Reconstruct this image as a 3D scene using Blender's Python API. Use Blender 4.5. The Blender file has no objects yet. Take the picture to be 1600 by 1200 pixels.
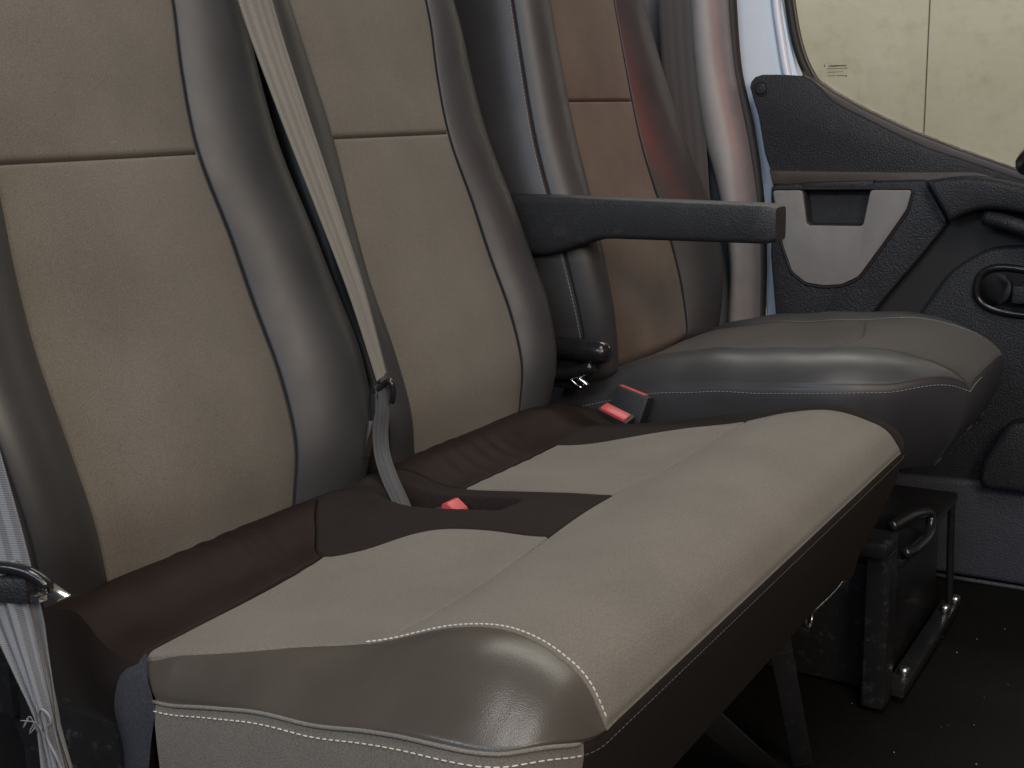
import bpy, bmesh, math, random
import numpy as np
from mathutils import Vector, Matrix
random.seed(4); rng = np.random.default_rng(7)
SC = bpy.context.scene
COL = SC.collection

# ------------------------------------------------------------ camera
CAM = Vector((0.8702, -0.5707, 0.8262))
RT = Vector((0.85159, 0.52360, -0.02538)); UP = Vector((-0.09163, 0.19635, 0.97624)); BK = Vector((0.51614, -0.82903, 0.21518))
cd = bpy.data.cameras.new('camera'); cam = bpy.data.objects.new('camera', cd); COL.objects.link(cam)
m = Matrix((RT, UP, BK)).transposed().to_4x4(); m.translation = CAM
cam.matrix_world = m
cd.sensor_width = 36; cd.lens = 1900 / 1600 * 36; cd.clip_start = .02; cd.clip_end = 60
SC.camera = cam

# ------------------------------------------------------------ world, lamps, exposure
w = bpy.data.worlds.new('World'); SC.world = w; w.use_nodes = True
bg = w.node_tree.nodes['Background']; bg.inputs[0].default_value = (.82, .86, 1.0, 1); bg.inputs[1].default_value = .03
def area(name, loc, target, size, sy, power, col):
    l = bpy.data.lights.new(name, 'AREA'); l.shape = 'RECTANGLE'; l.size = size; l.size_y = sy
    l.energy = power; l.color = col
    o = bpy.data.objects.new(name, l); COL.objects.link(o); o.location = loc
    o.rotation_euler = (Vector(target) - Vector(loc)).to_track_quat('-Z', 'Y').to_euler()
    return o
area('garage_tube_cool', (.2, -2.2, 2.2), (.2, .3, .45), 2.0, .45, 31, (.76, .86, 1.0))
area('garage_tube_over', (1.25, -.7, 3.3), (.3, .45, .45), .6, 1.4, 38, (1.0, .97, .93))
area('garage_tube_warm', (2.5, -1.4, 2.0), (.2, .4, .6), .8, .8, 42, (1.0, .84, .66))
area('bolster_highlight_light', (1.5, -2.3, 1.45), (0, .5, .65), .9, .6, 10, (.70, .82, 1.0))  # added cool lamp outside the near door, for the highlight on the backrest bolsters
area('garage_tube_wall', (-.1, 2.35, 3.3), (-.1, 3.2, .8), 2.6, .3, 62, (1.0, .975, .88))
area('red_tint_light', (1.9, .9, 1.35), (.0, 1.4, .75), .25, .25, 0.26, (1.0, .12, .06)).data.spread = math.radians(34)  # added small red lamp that tints the driver seat's far bolster and the pillar
vs = SC.view_settings; vs.view_transform = 'Standard'; vs.look = 'None'; vs.exposure = .06; vs.gamma = 1; vs.use_curve_mapping = False

# ------------------------------------------------------------ helpers
def new(name, me, mat=None, parent=None, **kw):
    o = bpy.data.objects.new(name, me); COL.objects.link(o)
    if mat is not None and me is not None: me.materials.append(MAT[mat])
    if parent is not None: o.parent = parent
    for k, v in kw.items(): o[k] = v
    return o
def thing(name, label, cat, loc=(0, 0, 0), group=None):
    o = bpy.data.objects.new(name, None); COL.objects.link(o); o.location = loc; o.empty_display_size = .05
    o['label'] = label; o['category'] = cat
    if group: o['group'] = group
    return o
def fix(o):            # geometry is written in world coordinates; keep it when the parent sits elsewhere
    off = Vector((0, 0, 0)); p = o.parent
    while p is not None: off += p.location; p = p.parent
    o.location = -off
    return o
def part(name, me, mat, parent, **kw):
    o = new(name, me, mat, parent, **kw)
    if parent is not None and parent.type == 'EMPTY': fix(o)
    return o
def mesh(verts, faces, uvs=None, smooth=True):
    me = bpy.data.meshes.new('m'); me.from_pydata([tuple(map(float, v)) for v in verts], [], faces)
    if uvs is not None:
        l = me.uv_layers.new(name='UVMap'); idx = np.zeros(len(me.loops), int); me.loops.foreach_get('vertex_index', idx)
        l.data.foreach_set('uv', np.asarray(uvs, float)[idx].ravel())
    if smooth: me.polygons.foreach_set('use_smooth', [True] * len(me.polygons))
    me.update(); return me
def grid(P, UV=None, smooth=True, flip=False, closed=False):
    na, nb = P.shape[:2]; f = []
    for i in range(na - 1):
        for j in range(nb if closed else nb - 1):
            j2 = (j + 1) % nb
            q = (i * nb + j, i * nb + j2, (i + 1) * nb + j2, (i + 1) * nb + j)
            f.append(q[::-1] if flip else q)
    return mesh(P.reshape(-1, 3), f, None if UV is None else UV.reshape(-1, 2), smooth)
def join(meshes):
    bm = bmesh.new()
    for me in meshes: bm.from_mesh(me)
    out = bpy.data.meshes.new('m'); bm.to_mesh(out); bm.free()
    return out
def spline(xs, ys):    # monotone-ish Catmull-Rom interpolation, vectorised
    xs = np.asarray(xs, float); ys = np.asarray(ys, float); d = np.diff(ys) / np.diff(xs)
    t = np.empty_like(ys); t[1:-1] = (d[:-1] + d[1:]) / 2; t[0] = d[0]; t[-1] = d[-1]
    def fn(x):
        x = np.clip(np.asarray(x, float), xs[0], xs[-1]); i = np.clip(np.searchsorted(xs, x) - 1, 0, len(xs) - 2)
        h = xs[i + 1] - xs[i]; u = (x - xs[i]) / h
        return ((2*u**3-3*u**2+1)*ys[i] + (u**3-2*u**2+u)*h*t[i] + (-2*u**3+3*u**2)*ys[i+1] + (u**3-u**2)*h*t[i+1])
    return fn
def sstep(a, b, x): t = np.clip((np.asarray(x, float) - a) / (b - a), 0, 1); return t*t*(3-2*t)
def gauss(x, c, w): return np.exp(-((np.asarray(x, float) - c) / w) ** 2)
def clus(n): t = np.linspace(0, 1, n); return .13*t + .87*(.5 - .5*np.cos(np.pi*t))
def path(pts, n, closed=False):      # smooth 3D polyline through points
    pts = np.asarray(pts, float)
    if closed: pts = np.vstack([pts, pts[:1]])
    d = np.r_[0, np.cumsum(np.linalg.norm(np.diff(pts, axis=0), axis=1))]; t = np.linspace(0, d[-1], n + (1 if closed else 0))
    out = np.stack([spline(d, pts[:, k])(t) for k in range(pts.shape[1])], 1)
    return out[:-1] if closed else out
def tube(pts, r, seg=10, closed=False, cap=True):
    pts = np.asarray(pts, float); n = len(pts); r = np.broadcast_to(np.asarray(r, float), (n,))
    tg = np.roll(pts, -1, 0) - np.roll(pts, 1, 0)
    if not closed: tg[0] = pts[1]-pts[0]; tg[-1] = pts[-1]-pts[-2]
    tg /= np.linalg.norm(tg, axis=1)[:, None] + 1e-12
    u = np.cross(tg[0], [0, 0, 1.]);
    if np.linalg.norm(u) < .1: u = np.cross(tg[0], [1., 0, 0])
    V = []
    for i in range(n):
        u = u - tg[i]*np.dot(u, tg[i]); u /= np.linalg.norm(u); v = np.cross(tg[i], u)
        for k in range(seg):
            a = 2*math.pi*k/seg; V.append(pts[i] + r[i]*(math.cos(a)*u + math.sin(a)*v))
    F = []
    for i in range(n if closed else n-1):
        for k in range(seg):
            a = i*seg+k; b = i*seg+(k+1) % seg; i2 = (i+1) % n; F.append((a, b, i2*seg+(k+1) % seg, i2*seg+k))
    if cap and not closed: F += [tuple(range(seg))[::-1], tuple((n-1)*seg+k for k in range(seg))]
    return mesh(V, F)
def box(c, s, bev=.003, rot=None, seg=2):
    bm = bmesh.new(); bmesh.ops.create_cube(bm, size=1)
    for v in bm.verts: v.co = Vector((v.co.x*s[0], v.co.y*s[1], v.co.z*s[2]))
    if bev: bmesh.ops.bevel(bm, geom=bm.edges[:], offset=bev, segments=seg, affect='EDGES', profile=.6)
    M = (rot.to_4x4() if rot is not None else Matrix.Identity(4)); M.translation = Vector(c); bm.transform(M)
    me = bpy.data.meshes.new('m'); bm.to_mesh(me); bm.free()
    me.polygons.foreach_set('use_smooth', [True]*len(me.polygons)); smooth_angle(me); return me
def smooth_angle(me, ang=35):
    bm = bmesh.new(); bm.from_mesh(me)
    for e in bm.edges:
        e.smooth = len(e.link_faces) == 2 and e.calc_face_angle(0) < math.radians(ang)
    for f in bm.faces: f.smooth = True
    bm.to_mesh(me); bm.free()
def slab(pts, y0, y1, bev=.004, seg=3):      # outline in (x, z), front face at y0 (towards the cab), back at y1
    bm = bmesh.new(); vs_ = [bm.verts.new((p[0], y0, p[1])) for p in pts]; f = bm.faces.new(vs_)
    r = bmesh.ops.extrude_face_region(bm, geom=[f])
    for v in r['geom']:
        if isinstance(v, bmesh.types.BMVert): v.co.y = y1
    bmesh.ops.recalc_face_normals(bm, faces=bm.faces[:])
    if bev:
        ed = [e for e in bm.edges if all(abs(v.co.y - y0) < 1e-6 for v in e.verts)]
        bmesh.ops.bevel(bm, geom=ed, offset=bev, segments=seg, affect='EDGES', profile=.5, clamp_overlap=True)
    me = bpy.data.meshes.new('m'); bm.to_mesh(me); bm.free(); smooth_angle(me, 30); return me
def rounded(pts, r, n=5):            # rounded 2D polygon
    out = []; N = len(pts)
    for i in range(N):
        p = np.array(pts[i], float); a = np.array(pts[i-1], float)-p; b = np.array(pts[(i+1) % N], float)-p
        la, lb = np.linalg.norm(a), np.linalg.norm(b); rr = min(r, la*.45, lb*.45)
        A, B = p + a/la*rr, p + b/lb*rr
        for t in np.linspace(0, 1, n): out.append(tuple((1-t)**2*A + 2*t*(1-t)*p + t*t*B))
    return out
def ribbon(c, wv, thick=.0016, nw=9, curve=0.0):   # webbing: centre line, half-width vectors (per point), with fold
    c = np.asarray(c, float); wv = np.asarray(wv, float); n = len(c)
    tg = np.gradient(c, axis=0); nr = np.cross(tg, wv); nr /= np.linalg.norm(nr, axis=1)[:, None]+1e-12
    s = np.linspace(-1, 1, nw); L = np.r_[0, np.cumsum(np.linalg.norm(np.diff(c, axis=0), axis=1))]
    cv = np.broadcast_to(np.asarray(curve, float), (n,))
    def sheet(off):
        return c[:, None]+s[None, :, None]*wv[:, None]+nr[:, None]*(off+cv[:, None, None]*np.cos(s*math.pi*1.5)[None, :, None])
    A, B = sheet(thick/2), sheet(-thick/2)[:, ::-1]
    P = np.concatenate([A, B], 1); uvr = np.concatenate([s, s[::-1]])*.5+.5
    UV = np.stack([np.broadcast_to(uvr[None], P.shape[:2]), np.broadcast_to(L[:, None], P.shape[:2])], 2)
    return grid(P, UV, closed=True)

# ------------------------------------------------------------ materials
MAT = {}
def nodes(name):
    m_ = bpy.data.materials.new(name); m_.use_nodes = True; MAT[name] = m_; nt = m_.node_tree
    return nt, nt.nodes['Principled BSDF'], lambda t, **k: _n(nt, t, **k)
def _n(nt, t, **k):
    n = nt.nodes.new(t)
    for a, b in k.items():
        if a in n.inputs: n.inputs[a].default_value = b
        else: setattr(n, a, b)
    return n
def noise(nt, co, scale, detail=3, rough=.5):
    n = _n(nt, 'ShaderNodeTexNoise'); n.inputs['Scale'].default_value = scale; n.inputs['Detail'].default_value = detail; n.inputs['Roughness'].default_value = rough
    nt.links.new(co, n.inputs['Vector']); return n.outputs['Fac']
def ramp(nt, fac, c0, c1, p0=.3, p1=.7):
    r = _n(nt, 'ShaderNodeValToRGB'); r.color_ramp.elements[0].color = (*c0, 1); r.color_ramp.elements[1].color = (*c1, 1)
    r.color_ramp.elements[0].position = p0; r.color_ramp.elements[1].position = p1; nt.links.new(fac, r.inputs[0]); return r.outputs[0]
def bump(nt, b, h, strength, dist, prev=None):
    n = _n(nt, 'ShaderNodeBump'); n.inputs['Strength'].default_value = strength; n.inputs['Distance'].default_value = dist
    nt.links.new(h, n.inputs['Height'])
    if prev is not None: nt.links.new(prev, n.inputs['Normal'])
    nt.links.new(n.outputs[0], b.inputs['Normal']); return n.outputs[0]
def math_(nt, op, a, b=None):
    n = _n(nt, 'ShaderNodeMath'); n.operation = op
    for i, v in enumerate((a, b)):
        if v is None: continue
        if isinstance(v, (int, float)): n.inputs[i].default_value = v
        else: nt.links.new(v, n.inputs[i])
    return n.outputs[0]
def mul(c, k): return tuple(v*k for v in c)

def fabric(name, col, weave=1500, var=.16, bumpd=.0007, rough=.85, sheen=.07, rib=False, spec=.2):
    nt, b, N = nodes(name); tc = N('ShaderNodeTexCoord'); ob = tc.outputs['Object']; uv = tc.outputs['UV']
    fine = noise(nt, ob, weave, 2, .6); mid = noise(nt, ob, 9, 4, .55); grain = noise(nt, ob, weave*.55, 2)
    c1 = ramp(nt, mid, mul(col, 1-var*.6), mul(col, 1+var*.6), .3, .7)
    c2 = ramp(nt, grain, (.74,)*3, (1.26,)*3, .25, .75)
    mx = N('ShaderNodeMix', data_type='RGBA', blend_type='MULTIPLY'); mx.inputs[0].default_value = 1
    nt.links.new(c1, mx.inputs[6]); nt.links.new(c2, mx.inputs[7]); nt.links.new(mx.outputs[2], b.inputs['Base Color'])
    vo = N('ShaderNodeTexVoronoi'); vo.inputs['Scale'].default_value = 46; nt.links.new(ob, vo.inputs['Vector'])
    lint = ramp(nt, vo.outputs['Distance'], (.5,)*3, (0, 0, 0), .010, .028)
    wn = noise(nt, ob, 21, 2); lk = N('ShaderNodeMix', data_type='RGBA'); nt.links.new(math_(nt, 'MULTIPLY', lint, math_(nt, 'GREATER_THAN', wn, .57)), lk.inputs[0])
    nt.links.new(mx.outputs[2], lk.inputs[6]); lk.inputs[7].default_value = (.45, .44, .42, 1); nt.links.new(lk.outputs[2], b.inputs['Base Color'])
    b.inputs['Roughness'].default_value = rough; b.inputs['Sheen Weight'].default_value = sheen; b.inputs['Sheen Roughness'].default_value = .5
    b.inputs['Specular IOR Level'].default_value = spec
    h = fine
    if rib:
        sp = N('ShaderNodeSeparateXYZ'); nt.links.new(uv, sp.inputs[0])
        d = math_(nt, 'ADD', math_(nt, 'MULTIPLY', sp.outputs[0], 3300.), math_(nt, 'MULTIPLY', sp.outputs[1], 2600.))
        h = math_(nt, 'ADD', math_(nt, 'MULTIPLY', math_(nt, 'SINE', d), .35), fine)
    p = bump(nt, b, h, .5, bumpd)
    bump(nt, b, noise(nt, ob, 38, 3), .35, .0016, p)
def leather(name, col, rough=.42, grain=520, var=.12, wrinkle=.0, spec=.5, soft=.16):
    nt, b, N = nodes(name); tc = N('ShaderNodeTexCoord'); ob = tc.outputs['Object']
    v = N('ShaderNodeTexVoronoi'); v.inputs['Scale'].default_value = grain*1.8; nt.links.new(ob, v.inputs['Vector'])
    c = ramp(nt, noise(nt, ob, 14, 4), mul(col, 1-var), mul(col, 1+var)); nt.links.new(c, b.inputs['Base Color'])
    rr = N('ShaderNodeMapRange'); rr.inputs['To Min'].default_value = rough-.07; rr.inputs['To Max'].default_value = rough+.1
    nt.links.new(noise(nt, ob, 26, 4), rr.inputs['Value']); nt.links.new(rr.outputs[0], b.inputs['Roughness'])
    b.inputs['Specular IOR Level'].default_value = spec
    p = bump(nt, b, v.outputs['Distance'], .12, .0005)
    p = bump(nt, b, noise(nt, ob, 30, 4), soft, .002, p)
    if wrinkle: bump(nt, b, noise(nt, ob, 55, 3, .6), wrinkle, .004, p)
def plastic(name, col, rough=.5, grain=900, strength=.35, var=.1, metallic=0, dust=0.0, spec=.5, bd=.0005):
    nt, b, N = nodes(name); tc = N('ShaderNodeTexCoord'); ob = tc.outputs['Object']
    c = ramp(nt, noise(nt, ob, 20, 5, .6), mul(col, 1-var), mul(col, 1+var))
    if dust:
        mx = N('ShaderNodeMix', data_type='RGBA'); nt.links.new(ramp(nt, noise(nt, ob, 70, 6, .75), (0, 0, 0), (dust,)*3, .55, .85), mx.inputs[0])
        nt.links.new(c, mx.inputs[6]); mx.inputs[7].default_value = (.28, .27, .26, 1); c = mx.outputs[2]
    nt.links.new(c, b.inputs['Base Color']); b.inputs['Roughness'].default_value = rough; b.inputs['Metallic'].default_value = metallic
    b.inputs['Specular IOR Level'].default_value = spec
    if strength: bump(nt, b, noise(nt, ob, grain, 2), strength, bd)

TAUPE = (.146, .130, .112)
fabric('seat_fabric', TAUPE)
fabric('driver_fabric', (.105, .084, .067), var=.3)
fabric('driver_cushion_fabric', (.040, .036, .0325), var=.2)
fabric('skirt_fabric', (.165, .150, .132), rib=True, bumpd=.0012)
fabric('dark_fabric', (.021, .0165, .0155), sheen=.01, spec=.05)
fabric('felt', (.040, .041, .050), weave=700, bumpd=.0012, sheen=.03, spec=.08)
leather('bolster_leather', (.033, .032, .0345), rough=.45)
leather('cushion_leather', (.060, .051, .043), rough=.32)
leather('driver_leather', (.033, .0325, .035), rough=.42)
leather('brown_leather', (.019, .0125, .0105), rough=.6, wrinkle=.05, spec=.07, soft=.12)
plastic('black_plastic', (.0135, .0145, .017), rough=.52, grain=520, strength=.8, dust=.12, bd=.0011)
plastic('door_plastic', (.0155, .017, .021), rough=.50, grain=380, strength=1.0, dust=.10, bd=.0016)
plastic('grey_plastic', (.215, .210, .205), rough=.55, grain=700, strength=.5)
plastic('pillar_plastic', (.195, .195, .200), rough=.36, grain=700, strength=.25)
plastic('gloss_black', (.012, .012, .013), rough=.22, strength=.1, dust=.05)
plastic('black_metal', (.013, .013, .014), rough=.32, strength=.15, dust=.30)
plastic('steel', (.55, .54, .52), rough=.28, strength=.1, metallic=1)
plastic('chrome', (.75, .75, .74), rough=.12, strength=0, metallic=1)
plastic('red_plastic', (.48, .06, .07), rough=.4, strength=.1)
plastic('rubber', (.014, .014, .015), rough=.62, strength=.2)
plastic('brown_lit_trim', (.055, .044, .036), rough=.40, strength=.3)
plastic('white_paint', (.66, .74, .84), rough=.25, strength=0, var=.02)
plastic('floor_mat', (.0038, .0034, .003), rough=.7, grain=420, strength=.9, dust=.03, spec=.2)
plastic('sill_plastic', (.046, .049, .064), rough=.5, grain=380, strength=1.0, dust=.14, bd=.0016)
plastic('leg_paint', (.022, .022, .024), rough=.45, strength=.2, dust=.2)
plastic('thread', (.50, .46, .40), rough=.8, strength=0)
plastic('thread_pale', (.20, .20, .21), rough=.8, strength=0)
plastic('thread_dark', (.075, .068, .06), rough=.8, strength=0)
plastic('thread_grey', (.22, .21, .21), rough=.8, strength=0)
plastic('bulkhead_board', (.035, .034, .035), rough=.7, strength=.3)
plastic('ink', (.03, .03, .025), rough=.8, strength=0)
def webbing(name, col, col2):
    nt, b, N = nodes(name); tc = N('ShaderNodeTexCoord'); sp = N('ShaderNodeSeparateXYZ'); nt.links.new(tc.outputs['UV'], sp.inputs[0])
    st = math_(nt, 'SINE', math_(nt, 'MULTIPLY', sp.outputs[0], 2*math.pi*4.0))
    c = ramp(nt, math_(nt, 'ADD', math_(nt, 'MULTIPLY', st, .5), .5), col2, col, .35, .62); nt.links.new(c, b.inputs['Base Color'])
    h = math_(nt, 'ADD', math_(nt, 'SINE', math_(nt, 'MULTIPLY', sp.outputs[0], 420.)), math_(nt, 'SINE', math_(nt, 'MULTIPLY', sp.outputs[1], 3600.)))
    b.inputs['Roughness'].default_value = .55; b.inputs['Sheen Weight'].default_value = .2; bump(nt, b, h, .35, .0005)
webbing('belt_webbing', (.20, .205, .222), (.125, .128, .142))
webbing('belt_dark', (.062, .063, .066), (.050, .050, .053))
webbing('belt_middle', (.155, .14, .122), (.115, .103, .09))
def wall_mat():
    nt, b, N = nodes('wall_board'); tc = N('ShaderNodeTexCoord'); ob = tc.outputs['Object']
    c = ramp(nt, noise(nt, ob, 3.2, 6, .62), (.56, .53, .41), (.64, .61, .49), .3, .7)
    d = ramp(nt, noise(nt, ob, 17, 6, .7), (.87, .865, .84), (1, 1, 1), .30, .5)
    mx = N('ShaderNodeMix', data_type='RGBA', blend_type='MULTIPLY'); mx.inputs[0].default_value = 1
    nt.links.new(c, mx.inputs[6]); nt.links.new(d, mx.inputs[7]); nt.links.new(mx.outputs[2], b.inputs['Base Color']); b.inputs['Roughness'].default_value = .8
    bump(nt, b, noise(nt, ob, 60, 5), .3, .002)
wall_mat()
def glass_mat():
    m_ = bpy.data.materials.new('window_glass'); m_.use_nodes = True; MAT['window_glass'] = m_; nt = m_.node_tree; nt.nodes.clear()
    o = _n(nt, 'ShaderNodeOutputMaterial'); t = _n(nt, 'ShaderNodeBsdfTransparent'); t.inputs[0].default_value = (.93, .93, .92, 1)
    g = _n(nt, 'ShaderNodeBsdfGlossy'); g.inputs['Roughness'].default_value = .02; fr = _n(nt, 'ShaderNodeFresnel'); fr.inputs[0].default_value = 1.5
    mx = _n(nt, 'ShaderNodeMixShader'); nt.links.new(fr.outputs[0], mx.inputs[0]); nt.links.new(t.outputs[0], mx.inputs[1]); nt.links.new(g.outputs[0], mx.inputs[2]); nt.links.new(mx.outputs[0], o.inputs[0])
glass_mat()

# ------------------------------------------------------------ setting: floor, bulkhead, wall behind the van
def struct(name, me, mat): return new(name, me, mat, kind='structure')
fx = np.linspace(-.6, 1.6, 60); fy = np.linspace(-.35, 1.62, 60)
FX, FY = np.meshgrid(fx, fy, indexing='ij'); FZ = .002*np.sin(FX*23+np.sin(FY*9))*gauss(FX, .5, .5)
struct('floor', grid(np.stack([FX, FY, FZ-.002], 2), flip=True), 'floor_mat')
bh = struct('bulkhead', box((-.44, .66, .62), (.03, 2.0, 1.3), .004), 'bulkhead_board')
wl = struct('wall', box((0, 3.26, 1.2), (7, .06, 4.2), 0), 'ink')
for (x0, x1) in ((-3.4, -2.24), (-2.2365, -1.13), (-1.1265, -.0207), (-.0172, 1.10), (1.1035, 2.2), (2.2035, 3.4)):
    o = new('wall_panel', box(((x0+x1)/2, 3.215, 1.2), (x1-x0, .03, 4.2), .002, seg=1), 'wall_board', wl)

# ------------------------------------------------------------ upholstery panels
def build_panel(F, xlo, xhi, ylo, yhi, na, nb, seams=(1, 1, 1, 1), gd=.004, gw=.0017, puff=.0012, flip=False):
    a = clus(na)[:, None]*np.ones((1, nb)); b = clus(nb)[None, :]*np.ones((na, 1))
    x = np.full((na, nb), .25); y = np.full((na, nb), .4)
    f = lambda g, v: (g(v) if callable(g) else np.full_like(v, g))
    x = f(xlo, y)*(1-a)+f(xhi, y)*a
    for _ in range(14):
        y = f(ylo, x)*(1-b)+f(yhi, x)*b; x = f(xlo, y)*(1-a)+f(xhi, y)*a
    P = F(x, y); h = 2e-4
    dx = (F(x+h, y)-F(x-h, y)); dy = (F(x, y+h)-F(x, y-h)); n = np.cross(dx, dy); n /= np.linalg.norm(n, axis=2)[..., None]+1e-12
    ds = [x-f(xlo, y), f(xhi, y)-x, y-f(ylo, x), f(yhi, x)-y]
    disp = np.zeros_like(x); dm = np.full_like(x, 9.)
    for d, s in zip(ds, seams):
        if s: disp = np.minimum(disp, -gd*s*np.exp(-(d/gw)**2)); dm = np.minimum(dm, d)
    disp = disp + puff*(1-np.exp(-dm/.03))
    P = P + n*disp[..., None]
    return grid(P, np.stack([x, y], 2), flip=flip), P
def stitches(pts, parent, mat, name='stitching', length=.0042, gap=.0016, r=.0007, off=(0, 0, 0)):
    pts = np.asarray(pts, float)+np.asarray(off); d = np.r_[0, np.cumsum(np.linalg.norm(np.diff(pts, axis=0), axis=1))]
    V = []; Fc = []; t = 0
    at = lambda s: np.array([np.interp(s, d, pts[:, k]) for k in range(3)])
    while t+length < d[-1]:
        A, B = at(t), at(t+length); tg = (B-A)/np.linalg.norm(B-A); u = np.cross(tg, [0, 0, 1.]); u /= np.linalg.norm(u)+1e-9; v = np.cross(u, tg)
        base = len(V)
        for (c, s) in ((A, .5), (A+(B-A)*.2, 1), (A+(B-A)*.8, 1), (B, .5)):
            for k in range(5):
                an = 2*math.pi*k/5; V.append(c+r*s*(math.cos(an)*u+math.sin(an)*v))
        for i in range(3):
            for k in range(5): Fc.append((base+i*5+k, base+i*5+(k+1) % 5, base+(i+1)*5+(k+1) % 5, base+(i+1)*5+k))
        t += length+gap
    o = part(name, mesh(V, Fc), mat, parent); o['kind'] = 'stuff'; return o

# ------------------------------------------------------------ passenger bench: cushion
BW = .925
bench = thing('passenger_bench', 'two-seat passenger bench in taupe fabric with grey leather bolsters', 'bench seat', (.25, .4635, 0))
zp = spline([-.03, 0, .04, .08, .12, .15, .20, .28, .34, .40, .45, .49, .515, .53], [.395, .418, .436, .437, .428, .4285, .434, .4435, .450, .4675, .4745, .466, .452, .429])
ybn = spline([0, .165, .21, .26, .34, .40, .46, .50, .53], [.012, .014, .028, .046, .084, .099, .098, .0925, .0852])
ybf_ = spline([0, .14, .19, .26, .334, .40, .46, .50, .53], [.235, .235, .205, .155, .112, .098, .096, .092, .0852])
ybf = lambda x: BW-ybf_(x)
yo = lambda x: .085*(1-np.sqrt(1-np.clip((x-.43)/.10, 0, 1)**2.6+1e-9))
Dd = spline([-.05, .15, .194, .25, .314, .41, .455, .49, .513, .53], [.004, .02, .029, .026, .023, .036, .038, .031, .017, 0])
def Fbench(x, y):
    z = zp(x)
    for (e, yb_) in ((y-yo(x), ybn(x)-yo(x)), (BW-y-yo(x), ybf_(x)-yo(x))):
        Rr = np.clip(yb_*1.0, .024, .088)
        z = z-Dd(x)*np.clip(1-e/Rr, 0, 1)**1.7
        z = z+.002*gauss(e, .055, .03)*sstep(.18, .30, x)*(1-sstep(.42, .53, x))
    # hollow of the two seats, raised divider and the buckle slot
    ins = sstep(.13, .2, x)*(1-sstep(.29, .37, x))
    z = z-.009*ins*(gauss(y, .19, .09)+gauss(y, .64, .09))
    z = z+.009*gauss(y, .335, .06)*sstep(.03, .12, x)*(1-sstep(.22, .34, x))
    z = z-.045*sstep(.402, .410, y)*(1-sstep(.448, .456, y))*sstep(.088, .105, x)*(1-sstep(.225, .245, x))
    # loose cover behind the seats puckers towards its ends
    rr = (1-sstep(.12, .165, x))*sstep(.0, .04, x)
    z = z+.006*gauss(x, .078, .022)*(1-sstep(.36, .40, y)+sstep(.48, .52, y))
    z = z+rr*(.0012*np.sin(y*210+x*40)*(gauss(y, .215, .05)+gauss(y, .56, .05)+gauss(y, .63, .03))+.0003*np.sin(y*90+x*120)+.0003*np.sin(y*37-x*70))
    z = z-.018*sstep(.78, .90, y)*(1-sstep(.16, .34, x))*sstep(.0, .08, x)
    # body-worn softness of the thigh roll
    z = z+.0018*np.sin(y*13+1)*sstep(.34, .42, x)*(1-sstep(.48, .53, x))
    return np.stack([x, y, z], -1)
xm = lambda y: .342-.010*gauss(y, .43, .12)+.004*np.sin(y*9)
xr = lambda y: np.where(y < .3, .166-.02*np.clip(y/.25, 0, 1), .146)
yd1 = spline([-.03, .05, .10, .145, .17, .21, .26, .345, .4], [.36, .35, .295, .25, .27, .315, .335, .346, .346])
yd2 = lambda x: np.full_like(x, .487)
und = []
# core and front skirt form the cushion part; the panels sit on it
def perim():
    xs = np.r_[np.linspace(.19, .43, 26)[:-1], .43+.10*np.sin(np.linspace(0, np.pi/2, 30))]
    near = np.stack([xs, yo(xs), Fbench(xs, yo(xs))[..., 2]], 1)
    ys = np.linspace(.0852, BW-.0852, 70)[1:-1]
    front = np.stack([np.full_like(ys, .53), ys, Fbench(np.full_like(ys, .53), ys)[..., 2]], 1)
    far = near[::-1].copy(); far[:, 1] = BW-far[:, 1]
    return near, front, far
pn, pf, pfar = perim()
loop = np.vstack([pn, pf, pfar])
def skirt(seg, nrm, n=16, bottom=.25, inset=.07, bulge=.004):
    v = clus(n); P = np.zeros((n, len(seg), 3))
    for i, t in enumerate(v):
        P[i] = seg; P[i, :, 2] = seg[:, 2]*(1-t)+bottom*t
        ins = (.0015*(1-math.exp(-t*60)) if t else 0)*0
        k = (inset*np.abs(nrm[:, 0])+.012*np.abs(nrm[:, 1]))*t**1.25-bulge*math.sin(math.pi*t)**.8+.0026*math.exp(-(t*.18/.004)**2)
        P[i, :, 0] -= k*nrm[:, 0]; P[i, :, 1] -= k*nrm[:, 1]
    d = np.r_[0, np.cumsum(np.linalg.norm(np.diff(seg, axis=0), axis=1))]
    UV = np.stack([np.broadcast_to(d[None], (n, len(seg))), np.broadcast_to(v[:, None]*.18, (n, len(seg)))], 2)
    return P, UV
tg = np.gradient(loop, axis=0); nr = np.stack([tg[:, 1], -tg[:, 0]], 1); nr /= np.linalg.norm(nr, axis=1)[:, None]
for _ in range(3): nr[1:-1] = (nr[:-2]+nr[1:-1]*2+nr[2:])/4
PS, UVS = skirt(loop, nr)
i0 = int(np.argmin(np.abs(pn[:, 0]-.5265)))                 # vertical corner seam
i1 = len(loop)-1-i0
front_me = grid(PS[:, i0:i1+1], UVS[:, i0:i1+1])
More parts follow.
